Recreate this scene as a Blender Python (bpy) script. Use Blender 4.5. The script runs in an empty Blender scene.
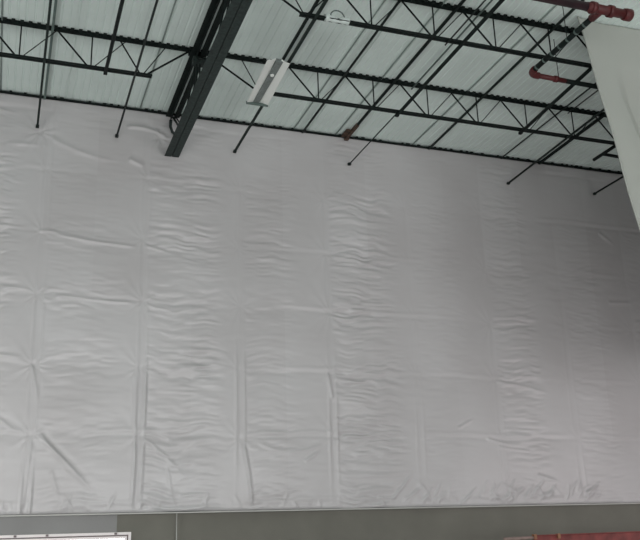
import bpy, math
import numpy as np
from mathutils import Vector, Matrix

C = bpy.context.scene.collection
rng = np.random.RandomState(7)

# ------------------------------------------------------------------ materials
def mat(name, col, rough=.6, metal=0., spec=.5, var=0., scale=6., bump=0., bscale=60., coat=0.):
    m = bpy.data.materials.new(name); m.use_nodes = True
    nt = m.node_tree; b = nt.nodes['Principled BSDF']
    b.inputs['Base Color'].default_value = (*col, 1)
    b.inputs['Roughness'].default_value = rough
    b.inputs['Metallic'].default_value = metal
    b.inputs['Specular IOR Level'].default_value = spec
    if coat: b.inputs['Coat Weight'].default_value = coat; b.inputs['Coat Roughness'].default_value = .2
    tc = nt.nodes.new('ShaderNodeNewGeometry')
    if var:
        n = nt.nodes.new('ShaderNodeTexNoise'); n.inputs['Scale'].default_value = scale
        n.inputs['Detail'].default_value = 5
        nt.links.new(tc.outputs['Position'], n.inputs['Vector'])
        r = nt.nodes.new('ShaderNodeValToRGB')
        r.color_ramp.elements[0].position = .3; r.color_ramp.elements[1].position = .7
        r.color_ramp.elements[0].color = (*[c*(1-var) for c in col], 1)
        r.color_ramp.elements[1].color = (*[min(1, c*(1+var)) for c in col], 1)
        nt.links.new(n.outputs['Fac'], r.inputs['Fac'])
        nt.links.new(r.outputs['Color'], b.inputs['Base Color'])
    if bump:
        n2 = nt.nodes.new('ShaderNodeTexNoise'); n2.inputs['Scale'].default_value = bscale
        nt.links.new(tc.outputs['Position'], n2.inputs['Vector'])
        bp = nt.nodes.new('ShaderNodeBump'); bp.inputs['Strength'].default_value = bump
        bp.inputs['Distance'].default_value = .01
        nt.links.new(n2.outputs['Fac'], bp.inputs['Height'])
        nt.links.new(bp.outputs['Normal'], b.inputs['Normal'])
    return m

M = {
    'steel':   mat('green_black_steel', (.0045, .0105, .009), .7, spec=.25, var=.35, scale=9),
    'girder':  mat('girder_steel', (.022, .034, .031), .6, spec=.3, var=.45, scale=14),
    'rod':     mat('dark_rod', (.008, .017, .014), .65, spec=.3, var=.3, scale=9),
    'greyrod': mat('grey_green_paint', (.10, .145, .13), .6, var=.15),
    'deck':    mat('deck_paint', (.70, .805, .765), .55, var=.04, scale=1.3),
    'concrete':mat('grey_wall_concrete', (.17, .17, .145), .85, var=.10, scale=1.1, bump=.3),
    'concrete_l':mat('light_grey_wall_concrete', (.27, .275, .27), .85, var=.07, scale=1.1, bump=.3),
    'floor':   mat('floor_concrete', (.50, .49, .48), .6, var=.08, scale=.8),
    'curtain': mat('white_curtain_plastic', (.42, .44, .405), .4, var=.03, scale=.9),
    'red':     mat('red_pipe_paint', (.085, .012, .012), .55, var=.3, scale=8),
    'redrail': mat('red_rail_paint', (.17, .036, .032), .7, var=.35, scale=5),
    'pinkish': mat('worn_pink_paint', (.26, .19, .17), .7, var=.2, scale=8),
    'yellow':  mat('yellow_clamp', (.26, .12, .06), .6),
    'purple':  mat('dark_maroon_pipe', (.022, .006, .010), .55, var=.5, scale=4),
    'rust':    mat('rusty_steel', (.075, .045, .030), .85, var=.5, scale=14),
    'lampwhite':mat('lamp_white_enamel', (.80, .84, .80), .3),
    'lampgrey':mat('lamp_channel', (.16, .19, .18), .4, var=.3, scale=25),
    'frame':   mat('white_window_frame', (.82, .78, .77), .35),
    'gasket':  mat('dark_gasket', (.20, .17, .17), .6),
    'cable':   mat('pale_cable', (.50, .51, .48), .5),
    'conduit': mat('pale_conduit', (.26, .33, .30), .5),
    'wrap':    mat('pale_wrap', (.58, .66, .63), .4),
}

def glass():
    m = bpy.data.materials.new('window_glass'); m.use_nodes = True
    nt = m.node_tree; nt.nodes.clear()
    o = nt.nodes.new('ShaderNodeOutputMaterial'); mx = nt.nodes.new('ShaderNodeMixShader')
    t = nt.nodes.new('ShaderNodeBsdfTransparent'); g = nt.nodes.new('ShaderNodeBsdfGlossy')
    g.inputs['Roughness'].default_value = .03
    mx.inputs[0].default_value = .06
    nt.links.new(t.outputs[0], mx.inputs[1]); nt.links.new(g.outputs[0], mx.inputs[2])
    nt.links.new(mx.outputs[0], o.inputs[0]); return m
M['glass'] = glass()

# plastic sheeting: batts behind give each bay a slightly different whiteness
SX0, SXP, SZ0, SZP = .5, 2.11, 2.38, 1.40
def sheet_mat():
    m = bpy.data.materials.new('white_poly_sheeting'); m.use_nodes = True
    nt = m.node_tree; b = nt.nodes['Principled BSDF']
    b.inputs['Roughness'].default_value = .36
    b.inputs['Specular IOR Level'].default_value = .55
    g = nt.nodes.new('ShaderNodeNewGeometry')
    off = nt.nodes.new('ShaderNodeVectorMath'); off.operation = 'SUBTRACT'; off.inputs[1].default_value = (SX0, 0, SZ0)
    nt.links.new(g.outputs['Position'], off.inputs[0])
    dv = nt.nodes.new('ShaderNodeVectorMath'); dv.operation = 'DIVIDE'; dv.inputs[1].default_value = (SXP/2, 1000, SZP)
    nt.links.new(off.outputs[0], dv.inputs[0])
    fl = nt.nodes.new('ShaderNodeVectorMath'); fl.operation = 'FLOOR'
    nt.links.new(dv.outputs[0], fl.inputs[0])
    wn = nt.nodes.new('ShaderNodeTexWhiteNoise'); nt.links.new(fl.outputs[0], wn.inputs['Vector'])
    n = nt.nodes.new('ShaderNodeTexNoise'); n.inputs['Scale'].default_value = .45; n.inputs['Detail'].default_value = 3
    nt.links.new(g.outputs['Position'], n.inputs['Vector'])
    ad = nt.nodes.new('ShaderNodeMath'); ad.operation = 'MULTIPLY_ADD'; ad.inputs[1].default_value = .18
    nt.links.new(wn.outputs['Value'], ad.inputs[0]); nt.links.new(n.outputs['Fac'], ad.inputs[2])
    r = nt.nodes.new('ShaderNodeValToRGB')
    r.color_ramp.elements[0].position = .35; r.color_ramp.elements[1].position = 1.0
    r.color_ramp.elements[0].color = (.490, .482, .484, 1)
    r.color_ramp.elements[1].color = (.595, .598, .602, 1)
    nt.links.new(ad.outputs[0], r.inputs['Fac']); nt.links.new(r.outputs['Color'], b.inputs['Base Color'])
    return m
M['sheet'] = sheet_mat()

# ------------------------------------------------------------------ mesh builder
class MB:
    def __init__(s): s.v = []; s.f = []; s.smooth = []
    def add(s, vs, fs, sm=False):
        o = len(s.v); s.v += [tuple(v) for v in vs]
        s.f += [tuple(i+o for i in f) for f in fs]; s.smooth += [sm]*len(fs); return s
    def box(s, a, b):
        (x0, y0, z0), (x1, y1, z1) = a, b
        x0, x1 = min(x0, x1), max(x0, x1); y0, y1 = min(y0, y1), max(y0, y1); z0, z1 = min(z0, z1), max(z0, z1)
        v = [(x0,y0,z0),(x1,y0,z0),(x1,y1,z0),(x0,y1,z0),(x0,y0,z1),(x1,y0,z1),(x1,y1,z1),(x0,y1,z1)]
        return s.add(v, [(0,3,2,1),(4,5,6,7),(0,1,5,4),(1,2,6,5),(2,3,7,6),(3,0,4,7)])
    def tube(s, pts, r, n=10, cap=True):
        pts = [Vector(p) for p in pts]; k = len(pts); rings = []
        rr = r if isinstance(r, (list, tuple)) else [r]*k
        for i, p in enumerate(pts):
            d = (pts[min(i+1, k-1)] - pts[max(i-1, 0)]).normalized()
            up = Vector((0,0,1)) if abs(d.z) < .95 else Vector((0,1,0))
            a = d.cross(up).normalized(); b = a.cross(d).normalized()
            rings += [p + (a*math.cos(2*math.pi*j/n) + b*math.sin(2*math.pi*j/n))*rr[i] for j in range(n)]
        f = []
        for i in range(k-1):
            for j in range(n):
                f.append((i*n+j, i*n+(j+1) % n, (i+1)*n+(j+1) % n, (i+1)*n+j))
        s.add(rings, f, True)
        if cap:
            o = len(s.v) - len(rings)
            s.f += [tuple(o+j for j in reversed(range(n))), tuple(o+(k-1)*n+j for j in range(n))]; s.smooth += [False]*2
        return s
    def prism(s, prof, p0, p1, up=(0,0,1)):
        """profile (a,b) swept from p0 to p1; a is sideways, b along up"""
        p0, p1 = Vector(p0), Vector(p1); d = (p1-p0).normalized(); up = Vector(up)
        a = d.cross(up).normalized(); b = a.cross(d).normalized(); n = len(prof)
        v = [p + a*x + b*y for p in (p0, p1) for x, y in prof]
        f = [(i, (i+1) % n, n+(i+1) % n, n+i) for i in range(n)] + [tuple(reversed(range(n))), tuple(range(n, 2*n))]
        return s.add(v, f)
    def angle(s, p0, p1, w, h, t, side=1, flip=1, up=(0,0,1)):
        """an L section: flat leg w sideways, upright leg h"""
        return s.prism([(0,0),(side*w,0),(side*w,flip*t),(side*t,flip*t),(side*t,flip*h),(0,flip*h)], p0, p1, up)
    def build(s, name, m, parent=None, bevel=0.):
        me = bpy.data.meshes.new(name); 
        org = Vector((0,0,0))
        if parent is not None: org = Vector(parent['_o'])
        elif s.v:
            a = np.array(s.v); org = Vector(((a[:,0].min()+a[:,0].max())/2, (a[:,1].min()+a[:,1].max())/2, a[:,2].min()))
        me.from_pydata([Vector(v)-org for v in s.v], [], s.f)
        me.polygons.foreach_set('use_smooth', s.smooth)
        me.materials.append(m); me.update()
        bm_fix(me)
        o = bpy.data.objects.new(name, me); C.objects.link(o)
        if parent is not None:
            o.parent = parent
            o['_o'] = list(org)
        else: o.location = org; o['_o'] = list(org)
        if bevel:
            bv = o.modifiers.new('soft_edge', 'BEVEL'); bv.width = bevel; bv.segments = 2
        return o

import bmesh
def bm_fix(me):
    b = bmesh.new(); b.from_mesh(me); bmesh.ops.recalc_face_normals(b, faces=b.faces); b.to_mesh(me); b.free()

def thing(name, label, cat, loc, group=None):
    o = bpy.data.objects.new(name, None); C.objects.link(o); o.location = loc
    o.empty_display_size = .2; o['_o'] = list(loc); o['label'] = label; o['category'] = cat
    if group: o['group'] = group
    return o
def tag(o, label, cat, group=None):
    o['label'] = label; o['category'] = cat
    if group: o['group'] = group
    return o
def struct(o): o['kind'] = 'structure'; return o

# ------------------------------------------------------------------ the setting
DECK = 11.12          # underside of the deck flutes
WY = 18.20            # face of the far wall
XL, XR, YB = -6.8, 17.4, -7.0

struct(MB().box((XL, YB, -.2), (XR, WY+.3, 0)).build('floor', M['floor']))
# far wall: light panels left of the joint at x=2.27, dark ones to the right; opening for the window
WX0, WX1, WZ0, WZ1 = -3.4, 2.55, .75, 1.91
w = MB()
w.box((XL, WY, WZ1), (2.27, WY+.3, DECK+.1)); w.box((XL, WY, 0), (WX0, WY+.3, WZ1)); w.box((WX0, WY, 0), (2.27, WY+.3, WZ0))
struct(w.build('wall_far_light_panels', M['concrete_l']))
w = MB()
w.box((2.27, WY, WZ1), (XR, WY+.3, DECK+.1)); w.box((WX1, WY, 0), (XR, WY+.3, WZ1)); w.box((2.27, WY, 0), (WX1, WY+.3, WZ0))
struct(w.build('wall_far', M['concrete']))
struct(MB().box((XR, YB, 0), (XR+.25, WY+.3, DECK+.1)).build('wall_right', M['concrete_l']))

struct(MB().box((XL-.25, YB, 0), (XL, WY+.3, DECK+.1)).build('wall_left', M['concrete_l']))
struct(MB().box((XL, YB-.25, 5.0), (XR, YB, DECK+.1)).build('wall_behind', M['concrete_l']))
# corrugated deck: trapezoid flutes running away from the camera
pit, dep = .1524, .014
x = XL; prof = []
while x < XR:
    prof += [(x, DECK), (x+.104, DECK), (x+.116, DECK+dep), (x+pit-.012, DECK+dep)]
    x += pit
prof.append((x, DECK))
n = len(prof)
vs = [(a, YB, z) for a, z in prof] + [(a, WY+.3, z) for a, z in prof]
d = MB(); d.add(vs, [(i, i+1, n+i+1, n+i) for i in range(n-1)])
ceil = d.build('ceiling', M['deck']); struct(ceil)
so = ceil.modifiers.new('sheet', 'SOLIDIFY'); so.thickness = .004; so.offset = 0
MBr = MB().box((XL, YB, DECK+dep+.005), (XR, WY+.3, DECK+.25)).build('ceiling_insulation', M['deck']); struct(MBr)

# window at lower left, daylight outside it
wn = bpy.data.objects.new('window_1', None); C.objects.link(wn); wn.location = ((WX0+WX1)/2, WY, WZ0); wn['_o'] = [(WX0+WX1)/2, WY, WZ0]
wn['kind'] = 'structure'
f = MB()
for (a, b, t, y) in ((0, .05, 0, -.03), (.075, .115, 0, .02)):
    f.box((WX0+a, WY+y, WZ1-b), (WX1-a, WY+.12, WZ1-a)); f.box((WX0+a, WY+y, WZ0+a), (WX1-a, WY+.12, WZ0+b))
    f.box((WX0+a, WY+y, WZ0+b), (WX0+b, WY+.12, WZ1-b)); f.box((WX1-b, WY+y, WZ0+b), (WX1-a, WY+.12, WZ1-b))
fr = f.build('window_frame', M['frame'], wn); fr['kind'] = 'structure'
g = MB()
g.box((WX0+.05, WY+.04, WZ1-.075), (WX1-.05, WY+.10, WZ1-.05)); g.box((WX1-.075, WY+.04, WZ0+.05), (WX1-.05, WY+.10, WZ1-.075))
gs = g.build('window_gasket', M['gasket'], wn); gs['kind'] = 'structure'
bo = MB()
for bx in (.38, .96, 2.25): bo.box((bx-.025, WY-.05, WZ1-.045), (bx+.025, WY-.03, WZ1-.005))
bb = bo.build('window_bolts', M['gasket'], wn); bb['kind'] = 'structure'
p = MB().box((WX0+.11, WY+.09, WZ0+.11), (WX1-.11, WY+.10, WZ1-.11)).build('window_pane', M['glass'], wn); p['kind'] = 'structure'

# ------------------------------------------------------------------ plastic sheeting
def vnoise(u, v, seed):
    r = np.random.RandomState(seed); T = r.rand(64, 64)
    iu = np.floor(u).astype(int); iv = np.floor(v).astype(int); fu = u-iu; fv = v-iv
    fu = fu*fu*(3-2*fu); fv = fv*fv*(3-2*fv)
    a = T[iu % 64, iv % 64]; b = T[(iu+1) % 64, iv % 64]; c = T[iu % 64, (iv+1) % 64]; e = T[(iu+1) % 64, (iv+1) % 64]
    return (a*(1-fu)+b*fu)*(1-fv) + (c*(1-fu)+e*fu)*fv - .5
def ss(a, b, t): t = np.clip((t-a)/(b-a), 0, 1); return t*t*(3-2*t)

X0, X1, Z0, Z1 = -3.0, 17.3, 2.27, 11.06
nx, nz = 870, 390
gx, gz = np.meshgrid(np.linspace(X0, X1, nx), np.linspace(Z0, Z1, nz))
h = np.zeros_like(gx)                         # height towards the room
# wandering seams
wx = gx + .05*vnoise(gz*.9+3, gx*.2, 1) ; wz = gz + .07*vnoise(gx*.8, gz*.2+9, 2)
su = (wx-SX0)/SXP; sv = (wz-SZ0)/SZP
du = (su-np.round(su))*SXP; dv = (sv-np.round(sv))*SZP
col = np.round(su).astype(int); row = np.round(sv).astype(int)
cu = su-np.floor(su); cv = sv-np.floor(sv); bay = np.floor(su).astype(int)
h += .030*np.sin(np.pi*cu)**1.5*np.sin(np.pi*cv)**1.2            # pillows between the seams
h += .05*vnoise(gx*.55, gz*.55, 3) + .022*vnoise(gx*1.7, gz*1.7, 4)
low = 1-ss(3.6, 8.0, gz)                                        # folds are tighter low down
sid = (col*7 + 3) % 5 / 5.
seamw = (.10+1.0*low**1.5)*np.where(np.isin(col, (0, 1)), 1.6, np.where(np.isin(col, (3, 2)), .55, .22))*np.clip(.6+1.6*vnoise(gx*.4, gz*.8, 41), .15, 1.4)
# vertical seams: a valley with two ridges
h += 2.0*seamw*(-.012*np.exp(-(du/.045)**2) + .024*np.exp(-((du-.10)/.028)**2) + .020*np.exp(-((du+.08)/.028)**2))
# horizontal seams
h += (-.014*np.exp(-(dv/.05)**2) + .014*np.exp(-((dv-.09)/.045)**2))*np.clip(.45+1.9*vnoise(gx*.9, gz*.3, 5), 0, 1.4)
# drag wrinkles to the right of every other seam, running sideways from it
def wr(gx, gz, seed, fz, fx):
    zz = gz + .17*vnoise(gx*1.5, gz*1.1, seed+1) + .05*vnoise(gx*4, gz*2, seed+2)
    q = vnoise(gx*fx, zz*fz, seed); return q
w1 = wr(gx, gz, 11, 11, 1.9); w2 = wr(gx, gz, 14, 20, 3.6); w3 = wr(gx, gz, 17, 5, .9)
mask = np.zeros_like(gx)
for sx, st, wd in ((2.6, 1.0, 1.75), (6.85, .85, 1.7), (11.05, .8, 1.3), (-1.6, .8, 1.6), (15.3, .4, 1.2), (4.75, .38, 1.4), (.5, .30, 1.8), (8.95, .22, 1.5), (13.2, .25, 1.3)):
    t = gx-sx
    mask = np.maximum(mask, st*ss(0, .25, t)*(1-ss(wd*.7, wd*1.15, t)))
mask *= .55 + .9*np.exp(-((dv)/.38)**2)
mask *= np.clip(.35+1.6*(vnoise(gx*.7, gz*.9, 19)+.5), 0, 1.5)*(.55+.45*(1-ss(8.5, 10.5, gz)))
h += mask*(.060*w1 + .050*w2 + .012*w3)
h += .009*wr(gx, gz, 23, 11, 2.0)*np.clip(.5+1.5*vnoise(gx*.6, gz*.6, 44), 0, 1)
# crossings: pinned points with folds radiating
def node(x, z, amp, k=7, ph=0., R=.75, pin=.035):
    global h
    dx = gx-x; dz = gz-z; r = np.sqrt(dx*dx+dz*dz)+1e-6; th = np.arctan2(dz, dx)
    fold = np.abs(np.sin(th*k/2+ph+.6*np.sin(3*th)))**2.2 - .35
    h += amp*fold*np.exp(-(r/R)**1.1)*ss(.02, .14, r)
    h -= pin*np.exp(-(r/.06)**2)
for i in range(-1, 8):
    for j in range(1, 6):
        am = {0: .030, 1: .024, 2: .016, 3: .022, 4: .008, 5: .014, 6: .006, 7: .010}.get(i, .014)
        am *= 1.0 if j <= 3 else .7
        node(SX0+i*SXP+rng.uniform(-.05, .05), SZ0+j*SZP+rng.uniform(-.05, .05), am*.7, 7+rng.randint(5), rng.uniform(0, 3), .24+.26*rng.rand(), am*.6)
# single creases (x0,z0)-(x1,z1), width, height
def crease(x0, z0, x1, z1, wd, amp, bow=0., taper=1):
    global h
    dx, dz = x1-x0, z1-z0; L = math.hypot(dx, dz); ux, uz = dx/L, dz/L
    s_ = (gx-x0)*ux+(gz-z0)*uz; t_ = -(gx-x0)*uz+(gz-z0)*ux
    q = np.clip(s_/L, 0, 1); t_ = t_ - bow*np.sin(np.pi*q)
    env = ss(0, .12*L, s_)*(1-ss(.5*L if taper else .85*L, L, s_))
    h += amp*env*(np.exp(-np.abs(t_/(wd*.85))**1.5) - .18*np.exp(-((t_-wd*2.2)/wd)**2))*1.3
crease(.62, 3.80, 1.85, 2.55, .045, .050, .04); crease(.66, 3.86, 1.62, 2.75, .04, .035, -.03)
crease(.55, 3.7, .48, 2.32, .035, .04, 0, 0); crease(-.5, 4.25, .35, 3.75, .04, .035, .05)
crease(.45, 5.2, .60, 4.3, .04, .045, .03); crease(.95, 3.1, 1.15, 2.45, .04, .02)
crease(2.72, 3.72, 3.6, 2.9, .04, .03, .04); crease(3.2, 3.2, 3.35, 2.4, .03, .02)
crease(2.55, 3.7, 2.50, 2.30, .035, .035, .02, 0); crease(2.70, 3.7, 2.66, 2.30, .03, .03, 0, 0)
crease(2.50, 5.1, 2.52, 3.85, .03, .028, 0, 0); crease(2.72, 5.1, 2.70, 3.85, .03, .028, 0, 0)
crease(4.80, 3.65, 4.98, 2.30, .035, .045, .03, 0); crease(5.1, 3.65, 6.6, 3.62, .05, .03, -.18, 0)
crease(6.15, 3.25, 6.55, 3.5, .03, .035); crease(6.75, 5.2, 6.85, 4.6, .04, .035, 0, 0)
crease(8.15, 2.42, 8.75, 3.05, .035, .045, 0, 1); crease(8.45, 2.42, 9.0, 2.75, .03, .035); crease(8.9, 2.4, 9.2, 2.7, .03, .03)
for k in range(46):
    cxp = 8.2+rng.rand()*5.4; czp = 2.34+.22*rng.rand()**2; an = rng.choice([1, 1, 1, -1])
    crease(cxp, czp, cxp+an*rng.uniform(.12, .5), czp+rng.uniform(.10, .50), .022+.03*rng.rand(), .012+.026*rng.rand(), rng.uniform(-.05, .05), 1)
for k in range(26):
    cxp = -.8+rng.rand()*9; crease(cxp, 2.32, cxp+rng.uniform(-.25, .25), 2.45+.3*rng.rand(), .03, .012+.018*rng.rand(), 0, 1)
crease(10.6, 3.8, 11.7, 3.6, .04, .04, -.04); crease(10.9, 3.6, 12.0, 3.45, .035, .03); crease(11.9, 2.95, 12.6, 2.75, .04, .03)
crease(11.0, 5.15, 12.6, 4.85, .04, .03, .03); crease(9.9, 4.0, 10.4, 4.25, .03, .03)
crease(14.6, 9.25, 15.1, 8.9, .05, .04); crease(14.6, 7.3, 15.5, 7.35, .05, .03)
crease(.7, 7.95, 2.5, 7.8, .035, .03, -.03, 0); crease(2.6, 7.85, 3.3, 7.7, .035, .035); crease(.8, 6.62, 2.5, 6.55, .03, .028, -.02, 0)
crease(.4, 7.98, .9, 8.0, .04, .04); crease(-.6, 6.75, .45, 6.7, .035, .03); crease(-.6, 5.35, .4, 5.3, .035, .03)
crease(.5, 10.15, 2.1, 9.75, .06, .035, -.1); crease(-.4, 9.9, .6, 9.95, .05, .025); crease(2.2, 9.85, 2.6, 9.7, .07, .05)
node(.30, 10.25, .045, 9, .4, .35, .04); node(2.9, 10.45, .035, 7, 1., .35, .02)
crease(2.1, 10.62, 3.1, 10.45, .05, .045, .1, 0)
# hem gathered along the bottom
hem = np.exp(-((gz-Z0)/.20)**2)
h += hem*(.030*vnoise(gx*6, gz*3, 31) + .012*vnoise(gx*13, gz*5, 33))
h *= 1-.7*ss(10.7, 11.06, gz)
h = .56*h
h -= .04*np.exp(-((gz-Z0)/.03)**2)
Yg = 18.03 - h
Yg = np.minimum(Yg, 18.12)
V = np.stack([gx.ravel(), Yg.ravel()-18.0, gz.ravel()-Z0], 1)
idx = np.arange(nx*nz).reshape(nz, nx)
F = np.stack([idx[:-1,:-1], idx[:-1,1:], idx[1:,1:], idx[1:,:-1]], -1).reshape(-1, 4)
me = bpy.data.meshes.new('plastic_sheeting')
me.vertices.add(len(V)); me.vertices.foreach_set('co', V.ravel())
me.loops.add(F.size); me.loops.foreach_set('vertex_index', F.ravel().astype(np.int32))
me.polygons.add(len(F)); me.polygons.foreach_set('loop_start', (np.arange(len(F))*4).astype(np.int32))
me.polygons.foreach_set('loop_total', np.full(len(F), 4, np.int32))
me.update(calc_edges=True); me.polygons.foreach_set('use_smooth', np.ones(len(F), bool)); me.materials.append(M['sheet']); me.validate()
sh = bpy.data.objects.new('plastic_sheeting', me); C.objects.link(sh); sh.location = (0, 18.0, Z0); sh['_o'] = [0, 18.0, Z0]
sm = sh.modifiers.new('sheet', 'SOLIDIFY'); sm.thickness = .008; sm.offset = -1
tag(sh, 'wrinkled white plastic sheeting covering the tall far wall up to the roof', 'plastic sheeting')
hb = MB().box((X0, 18.01, Z0-.025), (X1, 18.16, Z0-.002)).build('bottom_batten', M['cable'], sh)
hb['label'] = 'thin pale edge strip along the bottom'

# angle along the top of the wall under the deck
la = MB().box((XL, 17.97, 11.072), (XR, 18.08, 11.09))
tx = XL+.052
while tx < XR:
    if rng.rand() < .75: la.box((tx-.035*rng.rand()-.015, 17.95, 11.065), (tx+.035*rng.rand()+.015, 17.99, 11.108))  # random dark blocks stand in for the shade in the deck flutes
    tx += pit*rng.choice([1, 1, 2])
tag(la.build('ledger_angle', M['steel']), 'thin dark steel angle along the line where plastic wall meets roof deck', 'steel angle')

# ------------------------------------------------------------------ open web joists
JZ = 10.40; TZ = 11.06
def joist(Y, xa, xb, nodes, xend, left_end, label):
    """xa..xb top chord, nodes = bottom panel points, xend = where the bottom chord stops near the girder"""
    t = thing('bar_joist', label, 'roof joist', ((xa+xb)/2, Y, JZ-.04), 'open web roof joists')
    m = MB()
    for s in (1, -1):
        m.angle((xa, Y+s*.012, DECK-.006), (xb, Y+s*.012, DECK-.006), .055, .06, .009, -s, -1)
    tx = math.ceil((xa-XL)/pit)*pit + XL + .052
    while tx < xb:
        m.box((tx-.034, Y-.11, DECK-.045), (tx+.034, Y-.03, DECK-.006)); tx += pit  # dark tabs stand in for the shadowed flutes above the chord
    m.build('top_chord', M['steel'], t)
    m = MB(); ba, bb_ = (xend, xb) if left_end else (xa, xend)
    for s in (1, -1):
        m.angle((ba, Y+s*.012, JZ-.03), (bb_, Y+s*.012, JZ-.03), .05, .055, .009, -s, 1)
    m.build('bottom_chord', M['steel'], t)
    P = 1.27
    def web(p, q, r):
        w_ = MB().tube([p, q], r, 7); w_.build('web_bar', M['steel'], t)
    for nx_ in nodes:
        last = abs(nx_-xend) < .35
        tl, tr = nx_-P/2, nx_+P/2
        if last and not left_end:
            web((nx_-.42, Y, TZ), (nx_-.02, Y, JZ), .015); web((nx_+.46, Y, TZ), (nx_+.04, Y, JZ), .011)
            web((xb-.12, Y, TZ), (nx_+.10, Y, JZ), .020)
        elif last:
            web((xa+.12, Y, TZ), (nx_-.06, Y, JZ), .020); web((nx_-.38, Y, TZ), (nx_-.02, Y, JZ), .011)
            web((tr, Y, TZ), (nx_+.04, Y, JZ), .013)
        else:
            web((tl, Y, TZ), (nx_-.06, Y, JZ), .018); web((nx_, Y, TZ), (nx_, Y, JZ), .014)
            web((tr, Y, TZ), (nx_+.05, Y, JZ), .010)
    # end seats
    e = MB(); xs = xa if left_end else xb
    e.box((xs-.10 if left_end else xs-.12, Y-.07, 11.005), (xs+.12 if left_end else xs+.10, Y+.07, DECK-.06))
    e.build('bearing_seat', M['steel'], t)
    return t
GX = 3.16
ln = [-5.28, -4.01, -2.74, -1.47, -.20, 1.10, 2.05]
rn = [4.45, 5.72, 6.98, 8.27, 9.50, 10.77, 12.04, 13.31, 14.58, 15.85]
for Y, who in ((15.24, 'nearer the plastic wall'), (12.40, 'farther from the plastic wall')):
    joist(Y, XL+.3, GX-.06, ln, 2.26, False, 'dark open web roof joist left of the heavy girder, %s' % who)
    joist(Y, GX+.06, XR-.05, rn, 4.36, True, 'dark open web roof joist right of the heavy girder, %s' % who)

# ------------------------------------------------------------------ joist girder
G = thing('joist_girder', 'heavy dark trussed girder running in to meet the plastic wall', 'roof girder', (GX, 12.5, 9.97))
m = MB()
for s in (1, -1):
    m.angle((GX+s*.006, YB, 10.0), (GX+s*.006, 17.98, 10.0), .155, .11, .014, s, 1)
m.build('bottom_chord', M['girder'], G)
m = MB()
for s in (1, -1):
    m.angle((GX+s*.035, YB, 11.0), (GX+s*.035, 17.98, 11.0), .12, .11, .014, s, -1)
m.build('top_chord', M['steel'], G)
nodesY = [17.7]
def gweb(y0, z0, y1, z1, r):
    m = MB()
    for s in (1, -1): m.angle((GX+s*.03, y0, z0), (GX+s*.03, y1, z1), .032, .032, .006, s, 1, (1,0,0.01))
    m.build('web_member', M['steel'], G)
yb = [16.66, 13.82, 10.98, 8.14]; yt = [18.08, 15.24, 12.40, 9.56, 6.72]
for k, b_ in enumerate(yb):
    for t_ in (yt[k], yt[k+1]):
        tt = min(t_, 17.9)
        gweb(tt + (.07 if t_ < b_ else -.07), 10.93, b_ + (-.06 if t_ < b_ else .06), 10.05, .03)
for t_ in yt[1:]: gweb(t_, 10.93, t_, 10.05, .02)
# knee bracket at the wall end
m = MB()
m.tube([(GX-.05, 17.90, 10.87), (GX-.05, 17.93, 10.72), (GX, 17.95, 10.60), (GX+.13, 17.95, 10.50), (GX+.16, 17.95, 10.12)], .035, 8)
m.build('end_bracket', M['girder'], G)
m = MB()
for Y in (15.24, 12.40): MB().box((GX-.10, Y-.10, 10.80), (GX+.16, Y+.10, 10.93)).build('gusset_plate', M['girder'], G)

# ------------------------------------------------------------------ bridging and rods
LOW, TOP = 10.342, 11.03
def run(x_, y0, y1, z, r, mt, label, name='bridging_rod', group=None, square=False, end=None, dx=0.):
    m = MB()
    if square: m.angle((x_-r*.8, y0, z-r*.8), (x_-r*.8+dx, y1, z-r*.8), 1.6*r, 1.6*r, .010, 1, 1)
    else: m.tube([(x_, y0, z), (x_+dx, y1, z)], r, 8)
    o = m.build(name, M[mt])
    if end:
        b_ = MB().box((x_+dx-.035, y1-.05, z-.03), (x_+dx+.035, y1+.02, z+.025)).build('end_plate', M[mt], o)
    return tag(o, label, 'bridging' if name != 'conduit' else 'conduit', group)
WE = 17.97
# bottom level rods that touch the plastic below the roof line
run(.25, 7, WE, LOW, .028, 'rod', 'dark rod above far left window, touching the plastic first from left', square=True, end=1)
run(1.93, 7, WE, LOW, .022, 'rod', 'thin dark rod reaching the plastic midway between left rod and girder', end=1)
run(4.62, 7, WE, LOW-.03, .028, 'rod', 'dark rod passing over the white light fixture to the plastic', square=True, end=1)
run(7.50, 15.26, WE, LOW, .014, 'rod', 'very thin rod from nearer joist to the plastic, past the rusty beam end', end=1, dx=-.02)
run(11.72, 12.45, WE, LOW, .026, 'rod', 'dark rod reaching lowest onto the plastic near the hanging curtain', end=1, dx=.2)
run(14.6, 12.45, WE, LOW, .026, 'rod', 'last dark rod touching the plastic, emerging from behind the curtain', end=1)
# bottom level bars that stop at the nearer joist
run(1.38, 7, 15.30, LOW, .034, 'steel', 'thick dark bar stopping at the nearer joist, left of girder', end=1)
run(7.50, 7, 15.32, LOW, .032, 'steel', 'thick dark bar stopping at the nearer joist, above centre of plastic', square=True, end=1, dx=.04)
run(10.42, 12.45, 15.32, LOW, .038, 'steel', 'thick dark bar stopping at the nearer joist, beside lower red pipe', end=1, dx=.2)
run(7.24, 7, 12.5, LOW, .014, 'rod', 'thin rod running beside the thick bar up to the farther joist')
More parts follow.
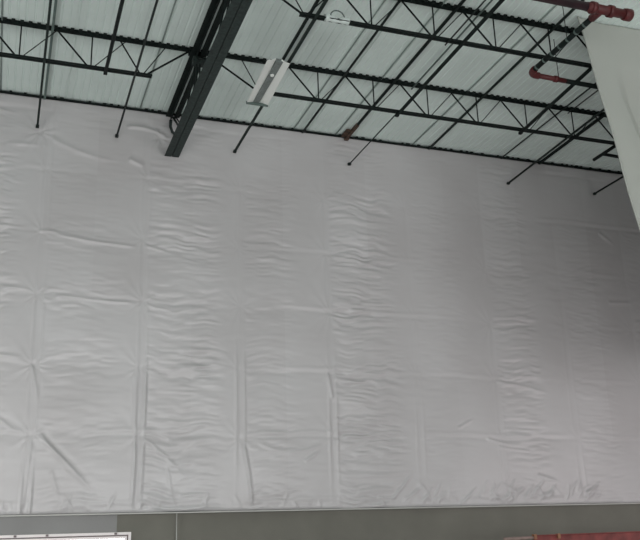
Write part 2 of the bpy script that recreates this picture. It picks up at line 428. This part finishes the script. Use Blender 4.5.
# top level bars just under the deck
run(.36, 7, WE, TOP, .030, 'greyrod', 'grey green bar under the deck beside the leftmost rod', square=True)
run(4.86, 7, 15.26, TOP, .030, 'steel', 'black bar under the deck leading to the white light fixture', square=True)
run(5.02, 7, 15.26, TOP, .022, 'rod', 'slimmer bar beside the black bar above the light fixture')
run(6.30, 7, WE, TOP, .026, 'rod', 'dark bar under the deck, first one right of the light fixture')
run(7.43, 7, 17.2, TOP, .030, 'steel', 'dark bar under the deck whose wall end is rusty', square=True)
run(7.93, 7, 15.3, TOP, .018, 'greyrod', 'thin grey bar under the deck right of the rusty ended bar')
run(9.48, 7, WE, TOP, .026, 'rod', 'slim dark bar under the deck in the middle of the right bay', square=True, dx=.2)
run(11.72, 12.45, WE, TOP, .018, 'rod', 'thin dark bar under the deck, third from the hanging curtain', dx=.06)
run(11.98, 12.45, 15.3, TOP, .014, 'rod', 'faint thin bar ending at nearer joist behind the lower red pipe')
run(12.82, 12.45, WE, TOP, .036, 'steel', 'thick blurred bar under the deck reaching roof line near the curtain', square=True, dx=.12)
# rusty beam end
ru = MB().angle((7.43-.036, 17.2, TOP-.036), (7.43-.036, WE, TOP-.036), .072, .072, .012, 1, 1).box((7.30, 17.6, TOP+.02), (7.40, WE, TOP+.06))
ru.box((7.38, 17.9, 10.97), (7.48, WE+.02, 11.03))
tag(ru.build('beam_end', M['rust']), 'rusty brown beam end bearing on the top of the plastic wall', 'beam end')
# painted conduits
for x_, y0, y1, lab in ((-.55, 7, 18, 'pale grey conduit under the deck at far left'), (6.08, 7, 18, 'pale conduit just left of the first dark bar right of the lamp'),
                        (7.16, 7, 18, 'pale conduit just left of the rusty ended bar'), (9.24, 7, 18, 'pale conduit left of the slim dark bar in the right bay'),
                        (2.42, 7, 18, 'pale conduit under the deck just left of the girder'), (3.95, 7, 12, 'pale conduit under the deck just right of the girder')):
    run(x_, y0, y1, 11.098, .015, 'conduit', lab, 'conduit')
# short bracket at far right
m = MB().tube([(13.2, 16.1, LOW), (13.2, 15.3, LOW)], .04, 8)
m.tube([(13.2, 15.75, LOW), (14.6, 15.85, LOW)], .04, 8)
tag(m.build('pipe_stub', M['steel']), 'short forked dark pipe stub poking out beside the hanging curtain', 'pipe')

# ------------------------------------------------------------------ light fixture
Lz = 10.20
L = thing('light_fixture', 'unlit white strip light fixture hanging under the nearer joist', 'light fixture', (4.41, 14.58, Lz))
def refl(s):
    m = MB(); y0, y1 = 13.74, 15.41
    pr = [(s*.055, 0.02), (s*.10, .0), (s*.215, -.03), (s*.225, -.02), (s*.11, .012), (s*.06, .05)]
    v = [(4.405+a+k, y, Lz+.03+b) for y, k in ((y0, -.02), (y1, .04)) for a, b in pr]; q = len(pr)
    m.add(v, [(i, (i+1) % q, q+(i+1) % q, q+i) for i in range(q)] + [tuple(range(q)), tuple(range(q, 2*q))])
    m.build('reflector', M['lampwhite'], L)
refl(1); refl(-1)
chn = MB().box((4.345, 13.76, Lz+.02), (4.475, 15.42, Lz+.09)).build('channel', M['lampgrey'], L)
m = MB(); m.box((4.21, 15.40, Lz-.03), (4.67, 15.43, Lz+.03)); m.build('end_plate', M['greyrod'], L)
MB().tube([(4.41, 14.25, Lz-.005), (4.41, 14.25, Lz+.03)], [.035, .04], 12).build('lamp_socket', M['lampwhite'], chn)
m = MB()
for y in (13.95, 15.05): MB().tube([(4.41, y, Lz+.08), (4.60, y, LOW-.05)], .006, 6).build('hanger', M['steel'], L)

# white wrap round the farther joist's bottom chord
m = MB(); nn = 14
pts = []; rs = []
for i in range(nn+1):
    q = i/nn; pts.append((4.82+.46*q, 12.40, JZ-.005+.012*math.sin(q*9))); rs.append(.055+.014*math.sin(q*7+1)+.008*math.sin(q*19))
m.tube(pts, rs, 14)
W = m.build('plastic_wrap', M['wrap']); tag(W, 'pale plastic wrap tied round the lower chord of the farther joist', 'plastic wrap')
MB().tube([(4.92+.13*(1-math.cos(a)), 12.36, JZ+.03+.13*math.sin(a)) for a in np.linspace(0, math.pi, 12)], .012, 8).build('loop', M['greyrod'], W)

# ------------------------------------------------------------------ sprinkler pipe
PZ = 10.20
S = thing('sprinkler_pipe', 'red and black sprinkler pipe run hung below the joists in front of the curtain', 'pipe', (9.2, 11.0, PZ-.08))
o = MB().tube([(5.5, 10.5, PZ), (8.9, 10.5, PZ)], .075, 16).build('main_pipe', M['purple'], S)
o['label'] = 'dark maroon main pipe'
m = MB().tube([(8.9, 10.5, PZ), (9.66, 10.5, PZ)], .082, 16); m.tube([(9.2, 10.5, PZ), (9.2, 10.78, PZ)], [.075, .07], 14)
tee = m.build('tee_fitting', M['red'], S)
for a_ in (8.98, 9.34): MB().tube([(a_, 10.5, PZ), (a_+.09, 10.5, PZ)], .107, 16).build('collar', M['red'], tee)
MB().tube([(9.66, 10.5, PZ), (9.70, 10.5, PZ), (9.80, 10.5, PZ), (9.83, 10.5, PZ)], [.10, .108, .108, .07], 16).build('end_cap', M['red'], S)
MB().tube([(9.2, 10.78, PZ), (9.2, 12.60, PZ)], .052, 14).build('branch_pipe', M['steel'], S)
m = MB()
for k in range(7): MB().tube([(9.2, 10.95+k*.25, PZ), (9.2, 10.99+k*.25, PZ)], .056, 12).build('highlight_ring', M['greyrod'], S)  # pale grey rings imitate the broken highlight along the branch pipe
el = [(9.2, 12.55, PZ)] + [(9.2+.16*(1-math.cos(a)), 12.60+.16*math.sin(a), PZ) for a in np.linspace(0, math.pi/2, 7)] + [(9.42, 12.76, PZ)]
MB().tube(el, .068, 14).build('elbow', M['red'], S)
m = MB().tube([(9.42, 12.76, PZ), (10.05, 12.78, PZ)], .050, 14)
arm = m.build('red_arm', M['red'], S)
MB().tube([(9.78, 12.77, PZ), (9.86, 12.77, PZ)], .066, 12).build('collar', M['red'], arm)
MB().tube([(10.05, 12.78, PZ), (13.4, 12.85, PZ)], .048, 14).build('cross_pipe', M['steel'], S)
m = MB()
for p_ in ((8.3, 10.5), (9.2, 11.5), (9.9, 12.78)): MB().tube([(p_[0], p_[1], PZ+.04), (p_[0], p_[1], DECK)], .008, 6).build('hanger', M['rod'], S)

# ------------------------------------------------------------------ hanging plastic curtain
nu, nt_ = 120, 150
vs = []; fs = []
for j in range(nt_+1):
    z = DECK - .01 - 6.3*j/nt_
    xe = 9.95 + (10.53-z)*.169 + .012*math.sin(z*3.1)
    for i in range(nu+1):
        q = (i/nu)**1.3; u = q*5.6
        wdt = .62 + .10*math.sin(z*1.1)
        k = ss(0, .35, np.float64(u-wdt)) * ss(0, 1., np.float64(10.4-z))
        fold = .16*float(k)*(1-float(ss(0, 1.6, np.float64(u-wdt-.3)))) + .03*math.sin(u*3.2+z*.5) + .012*math.sin(u*7-z*1.3)*min(1, u)
        lip = -.03*math.exp(-(u/.05)**2)
        vs.append((xe+u, 11.98+fold+lip, z))
for j in range(nt_):
    for i in range(nu):
        a = j*(nu+1)+i; fs.append((a, a+1, a+nu+2, a+nu+1))
m = MB(); m.add(vs, fs, True)
cu_ = m.build('plastic_curtain', M['curtain']); tag(cu_, 'smooth white plastic curtain with slanting edge hanging from roof at far right', 'plastic curtain')
so = cu_.modifiers.new('sheet', 'SOLIDIFY'); so.thickness = .02; so.offset = 0

# ------------------------------------------------------------------ low things at the wall
tag(MB().tube([(3.44, 18.12, 2.28), (3.445, 18.12, .0)], .012, 8).build('cable', M['cable']), 'thin pale cable running down the grey wall below the plastic', 'cable')
R = thing('red_rail', 'worn red steel rail standing in front of grey wall at lower right', 'rail', (10.5, 15.0, 0))
MB().tube([(9.05, 15, 1.545), (9.7, 15, 1.555)], .030, 12).build('worn_end', M['pinkish'], R)
MB().prism([(-.04,-.19),(.04,-.19),(.04,-.17),(0,-.17),(0,-.02),(.04,-.02),(.04,0),(-.04,0)], (9.7, 15, 1.60), (14.3, 15.0, 1.615)).build('top_rail', M['redrail'], R, .006)
MB().tube([(9.7, 15, 1.05), (14.3, 15.0, 1.05)], .035, 12).build('middle_rail', M['redrail'], R)
for xp in (9.75, 11.2, 12.7, 14.2): MB().tube([(xp, 15, 0), (xp, 15, 1.45)], .03, 10).build('post', M['redrail'], R)
for xp in (9.72, 10.25): MB().box((xp-.03, 14.95, 1.52), (xp+.03, 15.05, 1.615)).build('clamp', M['yellow'], R, .008)

# ------------------------------------------------------------------ camera
f_, cx, cy = 871., 320., 270.
A = np.array([2800-cx, -(460-cy), f_]); A /= np.linalg.norm(A)
B = np.array([-8-cx, -(553-cy), f_]); B -= B.dot(A)*A; B /= np.linalg.norm(B)
Zc = -np.cross(A, B); Zc = Zc if Zc[1] > 0 else -Zc
R3 = np.stack([A, B, Zc])
cam = bpy.data.cameras.new('camera'); co = bpy.data.objects.new('camera', cam); C.objects.link(co)
mw = Matrix([[R3[i,0], R3[i,1], -R3[i,2], 0] for i in range(3)] + [[0,0,0,1]]); mw.translation = (0, 0, 1.6)
co.matrix_world = mw
cam.sensor_fit = 'HORIZONTAL'; cam.sensor_width = 36; cam.lens = f_/640*36; cam.clip_end = 500
bpy.context.scene.camera = co

# ------------------------------------------------------------------ light: overcast sky through rear opening and window, plus added fill lamps
wd_ = bpy.data.worlds.new('sky'); bpy.context.scene.world = wd_; wd_.use_nodes = True
bg = wd_.node_tree.nodes['Background']; bg.inputs[0].default_value = (1.0, .985, .985, 1); bg.inputs[1].default_value = 1.4
def area(name, loc, to, sx, sy, e, col=(1,1,1)):
    l = bpy.data.lights.new(name, 'AREA'); l.shape = 'RECTANGLE'; l.size = sx; l.size_y = sy; l.energy = e; l.color = col
    o = bpy.data.objects.new(name, l); C.objects.link(o); o.location = loc
    o.rotation_euler = (Vector(to)-Vector(loc)).to_track_quat('-Z', 'Y').to_euler(); return o
area('fill_light_left', (-6.5, 13, 1.6), (4, 18, 1.6), 6, 2.8, 520, (1, .995, .99))  # added lamp against the solid left wall, brightens the low left sheeting
area('fill_light_behind', (6, -6.5, 2.4), (10, 18, 5.0), 20, 4.6, 1480, (1, .98, .985))  # added lamp across the open rear, boosts the daylight from there
area('fill_light_right', (17.2, 12.5, 2.2), (11, 17, 3.2), 7, 3.8, 235, (1, .88, .91))  # added pinkish lamp for the sheeting behind the curtain; no door in this wall

vs_ = bpy.context.scene.view_settings
bpy.context.scene.display_settings.display_device = 'sRGB'
vs_.view_transform = 'Standard'; vs_.look = 'None'; vs_.gamma = 1; vs_.exposure = 0.0; vs_.use_curve_mapping = False
for o in bpy.data.objects:
    if '_o' in o: del o['_o']
